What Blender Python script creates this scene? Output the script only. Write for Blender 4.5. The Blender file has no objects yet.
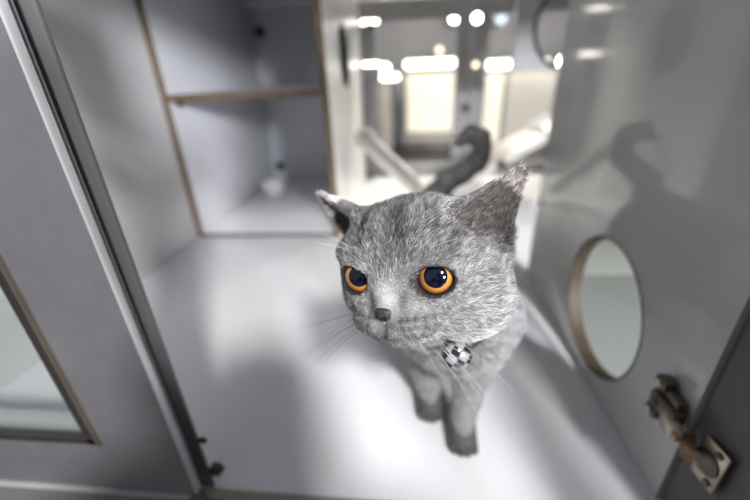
import bpy, bmesh, math, random
import numpy as np
from mathutils import Vector, Matrix

random.seed(7)
rng = np.random.default_rng(7)
S = bpy.context.scene
COL = S.collection
PI = math.pi

# ------------------------------------------------------------------ camera, world, lights, exposure
cam_d = bpy.data.cameras.new('camera')
cam = bpy.data.objects.new('camera', cam_d)
COL.objects.link(cam)
cr = Vector((0.99536496, 0.08713734, -0.04069001))
cu = Vector((-0.00114853, 0.4338475, 0.90098559))
cd = Vector((-0.09616275, 0.89676275, -0.43193668))
cam.matrix_world = Matrix(((cr.x, cu.x, -cd.x, 0.0), (cr.y, cu.y, -cd.y, 0.0), (cr.z, cu.z, -cd.z, 0.42), (0, 0, 0, 1)))
cam_d.sensor_width = 36.0
cam_d.lens = 17.645
cam_d.clip_start = 0.01
cam_d.dof.use_dof = True
cam_d.dof.focus_distance = 0.211
cam_d.dof.aperture_fstop = 2.8
S.camera = cam

S.view_settings.view_transform = 'Standard'
S.view_settings.look = 'None'
S.view_settings.gamma = 1.0
S.view_settings.use_curve_mapping = False
S.view_settings.exposure = 0.0

W = bpy.data.worlds.new('world')
S.world = W
W.use_nodes = True
W.node_tree.nodes['Background'].inputs[0].default_value = (0.80, 0.84, 0.92, 1)
W.node_tree.nodes['Background'].inputs[1].default_value = 0.27


def area(name, loc, target, size, power, color=(1, 1, 1)):
    d = bpy.data.lights.new(name, 'AREA')
    d.shape = 'DISK'
    d.size = size
    d.energy = power
    d.color = color
    o = bpy.data.objects.new(name, d)
    COL.objects.link(o)
    o.location = loc
    o.rotation_euler = (Vector(target) - Vector(loc)).to_track_quat('-Z', 'Y').to_euler()
    return o


area('shop_ceiling_lamp', (0.75, -1.55, 1.92), (-0.1, 0.5, 0.0), 0.30, 86, (1.0, 0.97, 0.95))
area('shop_window_light', (1.85, -2.9, 1.27), (-0.3, 0.9, 0.2), 0.5, 200, (0.93, 0.95, 1.0))
area('hall_fill_lamp', (0.25, 2.7, 1.5), (-0.1, 1.3, 0.1), 0.6, 85, (1.0, 0.9, 0.78))  # unseen lamp, added to brighten partition and post through the glass

area('hall_side_fill', (1.25, 2.5, 0.95), (-0.15, 1.25, 0.15), 0.4, 26, (1.0, 0.94, 0.86))  # second unseen lamp, added to lift the post and partition

# ------------------------------------------------------------------ helpers


def new_mat(name):
    m = bpy.data.materials.new(name)
    m.use_nodes = True
    return m, m.node_tree, m.node_tree.nodes['Principled BSDF']


def lam(name, col, rough=0.4, var=0.05, scale=8.0, metal=0.0, spec=0.5, coat=0.0, bump=0.0, ior=1.5):
    """plain laminate / metal / plastic with a little procedural unevenness"""
    m, nt, b = new_mat(name)
    tc = nt.nodes.new('ShaderNodeTexCoord')
    nz = nt.nodes.new('ShaderNodeTexNoise')
    nz.inputs['Scale'].default_value = scale
    nz.inputs['Detail'].default_value = 5
    nt.links.new(tc.outputs['Object'], nz.inputs['Vector'])
    rp = nt.nodes.new('ShaderNodeValToRGB')
    rp.color_ramp.elements[0].position = 0.3
    rp.color_ramp.elements[1].position = 0.7
    rp.color_ramp.elements[0].color = tuple(c * (1 - var) for c in col) + (1,)
    rp.color_ramp.elements[1].color = tuple(min(1, c * (1 + var)) for c in col) + (1,)
    nt.links.new(nz.outputs['Fac'], rp.inputs['Fac'])
    nt.links.new(rp.outputs['Color'], b.inputs['Base Color'])
    b.inputs['Roughness'].default_value = rough
    b.inputs['Metallic'].default_value = metal
    b.inputs['Specular IOR Level'].default_value = spec
    b.inputs['IOR'].default_value = ior
    b.inputs['Coat Weight'].default_value = coat
    b.inputs['Coat Roughness'].default_value = 0.12
    if bump:
        bp = nt.nodes.new('ShaderNodeBump')
        bp.inputs['Strength'].default_value = bump
        bp.inputs['Distance'].default_value = 0.002
        nt.links.new(nz.outputs['Fac'], bp.inputs['Height'])
        nt.links.new(bp.outputs['Normal'], b.inputs['Normal'])
    return m


def emit(name, col, s):
    m, nt, b = new_mat(name)
    b.inputs['Base Color'].default_value = col + (1,)
    b.inputs['Emission Color'].default_value = col + (1,)
    b.inputs['Emission Strength'].default_value = s
    return m


def glass_mat(name, tint=(0.90, 0.92, 0.92)):
    m, nt, b = new_mat(name)
    out = nt.nodes['Material Output']
    tr = nt.nodes.new('ShaderNodeBsdfTransparent')
    tr.inputs[0].default_value = tint + (1,)
    gl = nt.nodes.new('ShaderNodeBsdfGlossy')
    gl.inputs['Roughness'].default_value = 0.02
    fr = nt.nodes.new('ShaderNodeFresnel')
    fr.inputs['IOR'].default_value = 1.3
    mx = nt.nodes.new('ShaderNodeMixShader')
    ge = nt.nodes.new('ShaderNodeNewGeometry')
    ma = nt.nodes.new('ShaderNodeMath')
    ma.operation = 'MULTIPLY'
    inv = nt.nodes.new('ShaderNodeMath')
    inv.operation = 'SUBTRACT'
    inv.inputs[0].default_value = 1.0
    nt.links.new(ge.outputs['Backfacing'], inv.inputs[1])
    nt.links.new(fr.outputs[0], ma.inputs[0])
    nt.links.new(inv.outputs[0], ma.inputs[1])
    nt.links.new(ma.outputs[0], mx.inputs[0])
    nt.links.new(tr.outputs[0], mx.inputs[1])
    nt.links.new(gl.outputs[0], mx.inputs[2])
    nt.links.new(mx.outputs[0], out.inputs['Surface'])
    nt.nodes.remove(b)
    return m


def add_box(bm, lo, hi, bev=0.0, seg=2):
    lo, hi = Vector(lo), Vector(hi)
    g = bmesh.ops.create_cube(bm, size=1.0)
    vs = g['verts']
    c, s = (lo + hi) / 2, hi - lo
    for v in vs:
        v.co = Vector((v.co.x * s.x, v.co.y * s.y, v.co.z * s.z)) + c
    if bev > 0:
        es = list({e for v in vs for e in v.link_edges})
        bmesh.ops.bevel(bm, geom=es, offset=bev, segments=seg, affect='EDGES', profile=0.5)
    return bm


def add_cyl(bm, a, b, r, n=24, r2=None, bev=0.0):
    a, b = Vector(a), Vector(b)
    d = b - a
    g = bmesh.ops.create_cone(bm, cap_ends=True, segments=n, radius1=r, radius2=r if r2 is None else r2, depth=d.length)
    q = d.to_track_quat('Z', 'Y').to_matrix().to_4x4()
    q.translation = (a + b) / 2
    vs = g['verts']
    bmesh.ops.transform(bm, matrix=q, verts=vs)
    if bev:
        es = [e for e in {e for v in vs for e in v.link_edges} if any(len(f.verts) > 4 for f in e.link_faces)]
        bmesh.ops.bevel(bm, geom=es, offset=bev, segments=2, affect='EDGES')
    return bm


def add_lathe(bm, prof, center, n=32, M=None):
    rows = []
    for r, z in prof:
        row = []
        for k in range(n):
            t = 2 * PI * k / n
            p = Vector((r * math.cos(t), r * math.sin(t), z))
            if M is not None:
                p = M @ p
            row.append(bm.verts.new(p + Vector(center)))
        rows.append(row)
    for i in range(len(rows) - 1):
        for k in range(n):
            bm.faces.new((rows[i][k], rows[i][(k + 1) % n], rows[i + 1][(k + 1) % n], rows[i + 1][k]))
    bm.faces.new(list(reversed(rows[0])))
    bm.faces.new(rows[-1])
    return bm


def BM():
    return bmesh.new()


def obj(name, bm, mat, parent=None, smooth=True):
    bmesh.ops.recalc_face_normals(bm, faces=bm.faces[:])
    me = bpy.data.meshes.new(name)
    bm.to_mesh(me)
    bm.free()
    o = bpy.data.objects.new(name, me)
    COL.objects.link(o)
    if mat:
        me.materials.append(mat)
    if smooth:
        me.shade_smooth()
        try:
            me.set_sharp_from_angle(angle=math.radians(35))
        except Exception:
            pass
    if parent:
        o.parent = parent
        o.matrix_parent_inverse = parent_inv(parent)
    return o


def parent_inv(p):
    return Matrix.Translation(-p.location) if p.get('is_root') else Matrix.Identity(4)


def tag(o, label, cat, group=None):
    o['label'] = label
    o['category'] = cat
    if group:
        o['group'] = group
    return o


def struct(o):
    o['kind'] = 'structure'
    return o


def root(name, loc=(0, 0, 0)):
    o = bpy.data.objects.new(name, None)
    COL.objects.link(o)
    o.location = loc
    o.empty_display_size = 0.02
    o['is_root'] = 1
    return o


def box(name, lo, hi, mat, parent=None, bev=0.0015):
    return obj(name, add_box(BM(), lo, hi, bev), mat, parent)


def holed_panel(x0, x1, ylo, yhi, zlo, zhi, hy, hz, hr, n=64):
    """board of thickness x0..x1 with a round hole cut through it"""
    bm = BM()
    ang = [2 * PI * k / n for k in range(n)]
    for cy, cz in ((ylo, zlo), (yhi, zlo), (yhi, zhi), (ylo, zhi)):
        ang.append(math.atan2(cz - hz, cy - hy) % (2 * PI))
    ang = sorted(set(round(a, 6) for a in ang))

    def rect_pt(a):
        c, s = math.cos(a), math.sin(a)
        ts = []
        if c > 1e-9: ts.append((yhi - hy) / c)
        if c < -1e-9: ts.append((ylo - hy) / c)
        if s > 1e-9: ts.append((zhi - hz) / s)
        if s < -1e-9: ts.append((zlo - hz) / s)
        t = min(ts)
        return hy + c * t, hz + s * t
    R = []
    for x in (x0, x1):
        inn = [bm.verts.new((x, hy + hr * math.cos(a), hz + hr * math.sin(a))) for a in ang]
        out = [bm.verts.new((x,) + rect_pt(a)) for a in ang]
        R.append((inn, out))
    m = len(ang)
    for k in range(m):
        j = (k + 1) % m
        for inn, out in R:
            bm.faces.new((inn[k], inn[j], out[j], out[k]))
        bm.faces.new((R[0][0][k], R[0][0][j], R[1][0][j], R[1][0][k]))
        bm.faces.new((R[0][1][k], R[0][1][j], R[1][1][j], R[1][1][k]))
    return bm


def hole_ring(x0, x1, hy, hz, hr, th=0.0025, n=64):
    bm = BM()
    R = []
    for x, r in ((x0, hr), (x1, hr), (x1, hr - th), (x0, hr - th)):
        R.append([bm.verts.new((x, hy + r * math.cos(2 * PI * k / n), hz + r * math.sin(2 * PI * k / n))) for k in range(n)])
    for i in range(4):
        for k in range(n):
            bm.faces.new((R[i][k], R[i][(k + 1) % n], R[(i + 1) % 4][(k + 1) % n], R[(i + 1) % 4][k]))
    return bm


# ------------------------------------------------------------------ materials
M_floor = lam('white_gloss_laminate', (0.80, 0.80, 0.83), 0.22, 0.01)
M_wall = lam('pale_grey_laminate', (0.76, 0.76, 0.765), 0.28, 0.02)
M_wallR = lam('glossy_grey_laminate', (0.56, 0.56, 0.55), 0.10, 0.02, coat=0.6)
M_wallR.node_tree.nodes['Principled BSDF'].inputs['Coat Roughness'].default_value = 0.06
M_lilac = lam('lilac_grey_laminate', (0.76, 0.76, 0.795), 0.35, 0.02)
M_band = lam('brown_edge_band', (0.17, 0.12, 0.07), 0.5, 0.15, 30)
M_beige = lam('beige_edge_band', (0.42, 0.36, 0.28), 0.5, 0.1, 30)
M_dark = lam('dark_grey_door_laminate', (0.195, 0.195, 0.212), 0.42, 0.05, 60, bump=0.05)
M_strip = lam('dark_grey_seal', (0.12, 0.12, 0.125), 0.5, 0.05)
M_alu = lam('brushed_aluminium_edge', (0.72, 0.73, 0.76), 0.3, 0.05, 20, metal=0.3)
M_bead = lam('dark_bronze_bead', (0.035, 0.032, 0.03), 0.6, 0.1, 20)
M_gold = lam('pale_brass_edge', (0.24, 0.21, 0.17), 0.5, 0.1, 20, metal=0.5)
M_plinth = lam('dark_plinth', (0.06, 0.06, 0.065), 0.6, 0.05)
M_steel = lam('nickel_plated_steel', (0.55, 0.50, 0.42), 0.32, 0.12, 120, metal=0.9)
M_steelD = lam('dark_cast_steel', (0.16, 0.14, 0.115), 0.4, 0.25, 160, metal=0.8)
M_bronze = lam('brown_hinge_arm', (0.30, 0.19, 0.11), 0.4, 0.1, 60, metal=0.5)
M_screw = lam('screw_metal', (0.20, 0.18, 0.15), 0.35, 0.1, 60, metal=0.9)
M_knob = lam('dark_brown_plastic', (0.05, 0.035, 0.028), 0.4, 0.1)
M_white = lam('white_plastic', (0.86, 0.85, 0.82), 0.3, 0.02)
M_ramp = lam('pale_beige_board', (0.66, 0.63, 0.57), 0.35, 0.03)
M_rampT = lam('pale_grey_board', (0.50, 0.51, 0.51), 0.3, 0.03)
M_frame = lam('grey_door_frame', (0.27, 0.27, 0.28), 0.35, 0.05)
M_glass = glass_mat('clear_glass')
M_hall = lam('hall_wall_paint', (0.48, 0.44, 0.42), 0.7, 0.06, 1.2)
M_hallF = lam('hall_floor_tile', (0.10, 0.09, 0.085), 0.4, 0.1, 3)
M_led = emit('warm_led', (1.0, 0.93, 0.80), 7.0)
M_ledc = emit('cool_led', (0.95, 0.97, 1.0), 26.0)
M_ledw = emit('dim_warm_led', (1.0, 0.82, 0.62), 2.6)
M_panel = emit('warm_glow_panel', (1.0, 0.89, 0.72), 0.80)  # emission stands in for lamp light on cream hall surfaces
M_panel2 = emit('soft_glow_panel', (0.78, 0.69, 0.60), 0.33)  # weaker emission, again in place of light falling on the hall

YB = 1.65      # back of the cabinet
YF = 0.243     # front edge of the cabinet
ZT = 0.67      # underside of the cabinet top

# ------------------------------------------------------------------ setting: the cabinet the cat stands in
fl = struct(box('floor', (-0.655, YF, -0.02), (0.96, YB + 0.02, 0.0), M_floor))
box('edge_banding', (-0.655, YF - 0.0022, -0.0195), (0.96, YF - 0.0003, -0.0008), M_beige, fl, 0)
struct(box('wall_left', (-0.653, YF + 0.002, 0.0005), (-0.635, YB, ZT), M_wall))
wr = struct(obj('wall_right', holed_panel(0.259, 0.277, YF + 0.02, 0.745, 0.0005, ZT, 0.449, 0.118, 0.098), M_wallR))
obj('hole_edging', hole_ring(0.2585, 0.2775, 0.449, 0.118, 0.098), lam('dark_brown_hole_edge', (0.055, 0.04, 0.025), 0.6, 0.2, 40), wr)
struct(box('ceiling', (-0.655, YF, ZT + 0.001), (0.96, YB + 0.02, ZT + 0.019), M_wall))
struct(box('wall_side', (0.80, YF + 0.03, 0.0005), (0.818, YB, ZT), lam('dimmed_green_grey_laminate', (0.15, 0.16, 0.152), 0.4, 0.02)))  # colour darkened to stand for the weaker light behind the hole
struct(box('trim_1', (-0.655, YF + 0.03, -0.48), (0.96, YB, -0.021), M_plinth))
M_sidef = lam('grey_green_laminate', (0.27, 0.29, 0.275), 0.4, 0.02)
struct(box('trim_5', (0.278, YF + 0.03, 0.0005), (0.799, 0.745, 0.003), M_sidef))
struct(box('trim_6', (0.337, 0.7455, 0.0005), (0.799, 0.95, 0.003), M_sidef))
# lower drawer front below the closed door
dr = struct(box('trim_2', (-0.90, 0.2190, -0.40), (-0.235, 0.2390, 0.0190), M_dark, None, 0.002))
box('edge_banding', (-0.90, 0.2185, 0.0192), (-0.235, 0.2395, 0.0222), M_rampT, dr, 0.0008)
# carcass stile behind the closing edge of the left door
struct(box('trim_3', (-0.240, 0.2432, 0.0005), (-0.2235, 0.2475, ZT), M_strip))
# shop floor in front, hall floor and hall walls behind
struct(box('ground', (-4.0, -4.5, -0.53), (5.0, 8.0, -0.485), M_hallF, None, 0))
struct(box('wall_back', (-4.0, 5.3, -0.48), (5.0, 5.4, 2.4), M_hall, None, 0))

# ------------------------------------------------------------------ left door, closed, with a window
d1 = root('door_1', (-0.223, 0.23, 0.024)); struct(d1)
DX0, DX1, DY0, DY1, DZ0, DZ1 = -0.80, -0.2285, 0.2225, 0.2345, 0.0235, 0.665
WX0, WX1, WZ0, WZ1 = -0.715, -0.309, 0.099, 0.585
bm = BM()
for lo, hi in (((DX0, DY0, DZ0), (WX0, DY1, DZ1)), ((WX1, DY0, DZ0), (DX1, DY1, DZ1)), ((WX0, DY0, DZ0), (WX1, DY1, WZ0)), ((WX0, DY0, WZ1), (WX1, DY1, DZ1))):
    add_box(bm, lo, hi)
obj('frame', bm, M_dark, d1)
box('edge_banding', (DX1, DY0 - 0.0004, DZ0), (DX1 + 0.0028, DY0 + 0.0065, DZ1), M_alu, d1, 0.0012)
bm = BM()
for lo, hi in (((WX1 - 0.010, DY0 - 0.003, WZ0), (WX1, DY0 + 0.004, WZ1)), ((WX0, DY0 - 0.003, WZ0), (WX0 + 0.010, DY0 + 0.004, WZ1)), ((WX0, DY0 - 0.003, WZ0), (WX1, DY0 + 0.004, WZ0 + 0.006)), ((WX0, DY0 - 0.003, WZ1 - 0.008), (WX1, DY0 + 0.004, WZ1))):
    add_box(bm, lo, hi)
bead = obj('window_bead', bm, M_bead, d1)
bm = BM()
add_box(bm, (WX1, DY0 - 0.004, WZ0 - 0.003), (WX1 + 0.0016, DY0 + 0.002, WZ1))
obj('brass_edge', bm, M_gold, bead)
box('inner_sill', (WX0 + 0.01, DY1 + 0.0005, WZ0 - 0.02), (WX1 - 0.010, DY1 + 0.016, WZ0 + 0.008), M_rampT, d1)
box('pane', (WX0 + 0.006, 0.2275, WZ0 + 0.004), (WX1 - 0.006, 0.2305, WZ1 - 0.004), M_glass, d1, 0)
bm = BM()
add_box(bm, (-0.2232, 0.2435, 0.075), (-0.2145, 0.2475, 0.081), 0.001)
obj('latch_stop', bm, M_knob, d1)
bm = BM()
add_box(bm, (-0.2232, 0.2435, 0.020), (-0.2125, 0.2535, 0.032), 0.001)
add_cyl(bm, (-0.2125, 0.249, 0.026), (-0.2095, 0.249, 0.026), 0.004, 12)
obj('door_catch', bm, M_knob, d1)

# ------------------------------------------------------------------ right door, swung open towards the viewer
d2 = root('door_2', (0.264, 0.258, 0.02)); struct(d2)
bm = BM()
L, T, Z0, Z1 = 0.46, 0.02, -0.005, 0.665
A, B, C0, C1 = 0.0, L, 0.088, L - 0.085
for lo, hi in (((0, -L, Z0), (T, -C1, Z1)), ((0, -C0, Z0), (T, 0, Z1)), ((0, -C1, Z0), (T, -C0, 0.095)), ((0, -C1, 0.585), (T, -C0, Z1))):
    add_box(bm, lo, hi)
M2 = Matrix.Translation((0.264, 0.260, 0.0)) @ Matrix.Rotation(math.radians(4.0), 4, 'Z')
bm.transform(M2)
obj('frame', bm, lam('dark_grey_inner_laminate', (0.12, 0.12, 0.13), 0.42, 0.05, 60), d2)
bm = add_box(BM(), (0.008, -C1 + 0.001, 0.096), (0.012, -C0 - 0.001, 0.584)); bm.transform(M2)
obj('pane', bm, M_glass, d2)
bm = BM()
for lo, hi in (((-0.003, -C0 - 0.008, 0.095), (T, -C0, 0.585)), ((-0.003, -C1, 0.095), (T, -C1 + 0.008, 0.585)), ((-0.003, -C1, 0.095), (T, -C0, 0.103)), ((-0.003, -C1, 0.577), (T, -C0, 0.585))):
    add_box(bm, lo, hi)
bm.transform(M2)
obj('window_bead', bm, M_bead, d2)

# concealed hinge between the right wall and the open door
hg = tag(root('cabinet_hinge', (0.259, 0.28, 0.10)), 'worn metal concealed hinge joining the grey wall to the open dark door', 'hinge')
bm = BM()
add_box(bm, (0.2475, 0.268, 0.100), (0.2585, 0.300, 0.132), 0.002)
add_box(bm, (0.241, 0.262, 0.1085), (0.2565, 0.296, 0.1245), 0.003)
add_box(bm, (0.244, 0.285, 0.128), (0.2575, 0.300, 0.140), 0.002)
add_box(bm, (0.244, 0.285, 0.092), (0.2575, 0.300, 0.103), 0.002)
mp = obj('mounting_plate', bm, M_steelD, hg)
for z, y in ((0.134, 0.2925), (0.0975, 0.2925)):
    obj('screw', add_cyl(BM(), (0.2425, y, z), (0.2445, y, z), 0.0042, 16, bev=0.0006), M_steel, mp)
obj('adjusting_screw', add_cyl(BM(), (0.2395, 0.286, 0.1165), (0.2412, 0.286, 0.1165), 0.0048, 16, bev=0.0006), M_knob, mp)
bm = BM()
add_box(bm, (-0.006, -0.011, -0.008), (0.006, 0.013, 0.008), 0.0025)
bm.transform(Matrix.Translation((0.2445, 0.262, 0.110)) @ Matrix.Rotation(math.radians(-12), 4, 'Z'))
obj('hinge_arm', bm, M_steel, hg)
bm = add_box(BM(), (-0.005, -0.013, -0.0055), (0.005, 0.013, 0.0055), 0.002)
bm.transform(Matrix.Translation((0.2505, 0.246, 0.104)) @ Matrix.Rotation(math.radians(-35), 4, 'Z'))
obj('hinge_link', bm, M_bronze, hg)
H2 = Matrix.Translation((0.2625, 0.232, 0.100)) @ Matrix.Rotation(math.radians(4.0), 4, 'Z')
bm = BM()
n = 28
prof = [(-0.0022, 0), (0.0, 0)]
add_box(bm, (-0.0026, -0.012, -0.023), (-0.0002, 0.013, 0.023), 0.0008)
bm.transform(H2)
cup = obj('cup_plate', bm, M_steel, hg)
bm = add_cyl(BM(), (-0.0040, 0.003, 0.0), (-0.0022, 0.003, 0.0), 0.0125, 28, bev=0.0006); bm.transform(H2)
obj('hinge_cup', bm, M_steelD, cup)
for z in (-0.0175, 0.0175):
    bm = add_cyl(BM(), (-0.0042, -0.004, z), (-0.0024, -0.004, z), 0.0036, 16, bev=0.0006); bm.transform(H2)
    obj('screw', bm, M_screw, cup)

# ------------------------------------------------------------------ open shelf unit at the back left
YC = 0.963
su = tag(root('open_shelf_unit', (-0.42, YC, 0.0)), 'lilac grey open shelf unit with brown edges behind the cat', 'shelf unit')
box('side_panel', (-0.634, YC, 0.001), (-0.616, YB, ZT - 0.002), M_lilac, su)
sp = obj('side_panel', holed_panel(-0.218, -0.200, YC, YB - 0.002, 0.001, ZT - 0.002, 1.24, 0.472, 0.088), lam('pale_partition_laminate', (0.82, 0.82, 0.81), 0.3, 0.02), su)
obj('hole_edging', hole_ring(-0.2185, -0.1995, 1.24, 0.472, 0.088), M_bead, sp)
box('back_panel', (-0.616, YB - 0.03, 0.001), (-0.218, YB - 0.012, ZT - 0.002), M_lilac, su)
sh = box('shelf', (-0.6155, YC + 0.002, 0.376), (-0.2185, YB - 0.031, 0.393), M_lilac, su)
bp_ = box('bottom_panel', (-0.6155, YC + 0.001, 0.001), (-0.2185, YB - 0.031, 0.010), M_lilac, su)
box('shelf_edge_banding', (-0.6155, YC - 0.0005, 0.3755), (-0.2185, YC + 0.0018, 0.3935), M_band, sh, 0)
box('side_edge_banding', (-0.634, YC - 0.002, 0.001), (-0.616, YC - 0.0003, ZT - 0.002), M_band, su, 0)
box('side_edge_banding', (-0.218, YC - 0.002, 0.001), (-0.200, YC - 0.0003, ZT - 0.002), M_band, su, 0)
box('bottom_edge_banding', (-0.6155, YC - 0.001, 0.001), (-0.2185, YC + 0.0008, 0.0105), M_strip, bp_, 0)
for z in (0.585, 0.062):
    obj('corner_connector', add_lathe(BM(), [(0.020, 0), (0.020, 0.012), (0.014, 0.020)], (-0.585, YB - 0.031, z), 20, Matrix.Rotation(PI / 2, 3, 'X')), M_knob, su)
obj('shelf_pin', add_cyl(BM(), (-0.6155, YC + 0.03, 0.369), (-0.598, YC + 0.03, 0.369), 0.006, 12), M_knob, su)

# white bowl standing in the unit
bm = add_lathe(BM(), [(0.028, 0.0), (0.034, 0.004), (0.046, 0.036), (0.048, 0.044), (0.044, 0.044), (0.032, 0.010), (0.004, 0.007)], (-0.535, 1.36, 0.0105), 32)
tag(obj('bowl', bm, M_white), 'small white bowl on the bottom of the open shelf unit', 'bowl')

# ------------------------------------------------------------------ glass doors at the back
def back_door(name, x0, x1):
    d = struct(root(name, ((x0 + x1) / 2, YB, 0.03)))
    z0, z1, w = 0.004, ZT - 0.006, 0.034
    bm = BM()
    wl = 0.058
    for lo, hi in (((x0, YB, z0), (x0 + wl, YB + 0.02, z1)), ((x1 - wl, YB, z0), (x1, YB + 0.02, z1)), ((x0 + wl, YB, z0), (x1 - wl, YB + 0.02, 0.05)), ((x0 + wl, YB, 0.60), (x1 - wl, YB + 0.02, z1))):
        add_box(bm, lo, hi)
    obj('frame', bm, M_frame, d)
    box('pane', (x0 + wl + 0.0005, YB + 0.008, 0.0505), (x1 - wl - 0.0005, YB + 0.012, 0.5995), M_glass, d, 0)
    return d


d3 = back_door('door_3', -0.198, 0.235)
d4 = back_door('door_4', 0.239, 0.665)
struct(box('trim_4', (0.667, YB, 0.004), (0.799, YB + 0.02, ZT - 0.004), M_frame))
R90 = Matrix.Rotation(PI / 2, 3, 'X')
obj('lock', add_lathe(BM(), [(0.017, 0), (0.017, 0.010), (0.012, 0.018), (0.006, 0.019)], (0.226, YB - 0.0005, 0.277), 20, R90), M_knob, d3)
obj('hinge_cap', add_lathe(BM(), [(0.015, 0), (0.015, 0.012), (0.010, 0.016)], (-0.158, YB - 0.0005, 0.585), 20, R90), M_knob, d3)

# glowing discs added for the bright glints on the middle stile
def add_glint(loc, r, mat, label):
    t = tag(root('glint_disc', loc), label, 'light', 'discs added as glints on the back door frame')
    obj('housing', add_lathe(BM(), [(r, 0), (r, 0.008), (r * 0.9, 0.010)], loc, 20, R90), M_alu, t)
    obj('lens', add_lathe(BM(), [(r * 0.85, 0.0101), (r * 0.6, 0.014), (r * 0.2, 0.016)], loc, 20, R90), mat, t)


add_glint((0.246, YB - 0.001, 0.592), 0.017, M_ledc, 'upper bright white disc added as a glint on the dark stile between the glass doors')
add_glint((0.253, YB - 0.001, 0.436), 0.013, M_ledw, 'lower dim warm disc added as a glint on the dark stile between the glass doors')

M_bar = emit('bar_led', (1.0, 0.95, 0.88), 9.0)
for z, lab in ((0.600, 'upper short lit bar on the left stile of the glass door'), (0.455, 'lower short lit bar on the left stile of the glass door')):
    t = tag(root('bar_light', (-0.16, YB, z)), lab, 'light', 'bar lights on the left stile')
    box('housing', (-0.193, YB - 0.006, z - 0.008), (-0.122, YB - 0.0005, z + 0.008), M_alu, t)
    box('lens', (-0.190, YB - 0.009, z - 0.006), (-0.125, YB - 0.0062, z + 0.006), M_bar, t)

# ------------------------------------------------------------------ things in the back compartment
t = tag(root('ramp_post', (0.03, 1.38, 0.03)), 'white round post leaning against the pale holed partition', 'post')
a, b = Vector((-0.164, 1.20, 0.252)), Vector((0.040, 1.27, 0.034))
u = (b - a).normalized()
obj('tube', add_cyl(BM(), a + u * 0.04, b - u * 0.012, 0.028, 28), M_white, t)
obj('end_cap', add_cyl(BM(), a, a + u * 0.05, 0.034, 28, bev=0.010), M_white, t)
obj('end_cap', add_cyl(BM(), b - u * 0.02, b, 0.028, 28, bev=0.004), M_white, t)
obj('collar_ring', add_cyl(BM(), a + u * 0.055, a + u * 0.068, 0.0315, 28, bev=0.003), M_white, t)

t = tag(root('ramp_board', (0.2, 1.3, 0.01)), 'pale sloping board with a dark bolt leading up to the right behind the cat', 'ramp')
bm = add_box(BM(), (-0.02, -0.10, -0.009), (0.46, 0.10, 0.009), 0.002)
MR = Matrix.Translation((0.085, 1.36, 0.012)) @ Matrix.Rotation(math.radians(-30), 4, 'Y')
bm.transform(MR)
obj('board', bm, M_ramp, t)
bm = add_box(BM(), (-0.02, -0.115, -0.011), (0.46, -0.1005, 0.016), 0.002); bm.transform(MR)
obj('side_rail', bm, M_ramp, t)
bm = add_box(BM(), (0.40, -0.10, 0.0095), (0.475, 0.10, 0.02), 0.002); bm.transform(MR)
obj('top_plate', bm, M_rampT, t)
bm = add_cyl(BM(), (0.245, -0.128, 0.002), (0.245, -0.1155, 0.002), 0.014, 20, bev=0.003); bm.transform(MR)
obj('bolt', bm, M_knob, t)

# hanging board with a round cut-out edge
t = tag(root('hanging_board', (0.40, 1.3, 0.62)), 'grey board hanging at the top with a curved dark edge', 'board')
bm = BM()
cy, cz, rr = 0.482, 0.525, 0.122
pts = [(0.302, ZT - 0.002), (0.312, 0.408)]
arc = []
for k in range(25):
    a_ = math.radians(-112) - math.radians(k * 4.6)
    arc.append((cy + rr * math.cos(a_), cz + rr * math.sin(a_)))
pts += [(arc[0][0], arc[0][1])] + arc[1:] + [(arc[-1][0], ZT - 0.002)]
f = [bm.verts.new((x, 1.30, z)) for x, z in pts]
g = [bm.verts.new((x, 1.318, z)) for x, z in pts]
bm.faces.new(f); bm.faces.new(list(reversed(g)))
for k in range(len(pts)):
    j = (k + 1) % len(pts)
    bm.faces.new((f[k], f[j], g[j], g[k]))
obj('board', bm, lam('grey_board', (0.42, 0.42, 0.43), 0.35, 0.03), t)
bm = BM()
prev = None
for x, z in arc:
    dx, dz = (x - cy) / rr, (z - cz) / rr
    row = [bm.verts.new((cy + dx * q, y, cz + dz * q)) for q, y in ((rr - 0.0002, 1.296), (rr - 0.010, 1.296), (rr - 0.010, 1.322), (rr - 0.0002, 1.322))]
    if prev:
        for k in range(4):
            bm.faces.new((prev[k], prev[(k + 1) % 4], row[(k + 1) % 4], row[k]))
    else:
        bm.faces.new(row)
    prev = row
bm.faces.new(prev)
obj('edge_banding', bm, M_bead, t)

# ------------------------------------------------------------------ the hall seen through the glass
def led_tube(x0, x1, y, z, r, mat, label):
    t = tag(root('led_tube', ((x0 + x1) / 2, y, z)), label, 'light', 'led tubes in the lit hall')
    obj('tube', add_cyl(BM(), (x0, y, z), (x1, y, z), r, 16, bev=r * 0.4), mat, t)
    box('backing', (x0 - 0.01, y + r * 0.6, z - r * 1.05), (x1 + 0.01, 5.2995, z + r * 1.05), M_alu, t)


def panel(x0, x1, y, z0, z1, mat, label):
    t = tag(root('glow_panel', ((x0 + x1) / 2, y, z0)), label, 'panel', 'panels with added glow in the hall')
    box('face', (x0, y, z0), (x1, y + 0.02, z1), mat, t, 0)
    bm = BM()
    w = 0.02
    for lo, hi in (((x0 - w, y - 0.01, z0 - w), (x0, y + 0.04, z1 + w)), ((x1, y - 0.01, z0 - w), (x1 + w, y + 0.04, z1 + w)), ((x0, y - 0.01, z0 - w), (x1, y + 0.04, z0)), ((x0, y - 0.01, z1), (x1, y + 0.04, z1 + w))):
        add_box(bm, lo, hi)
    obj('frame', bm, M_ramp, t)


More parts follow.
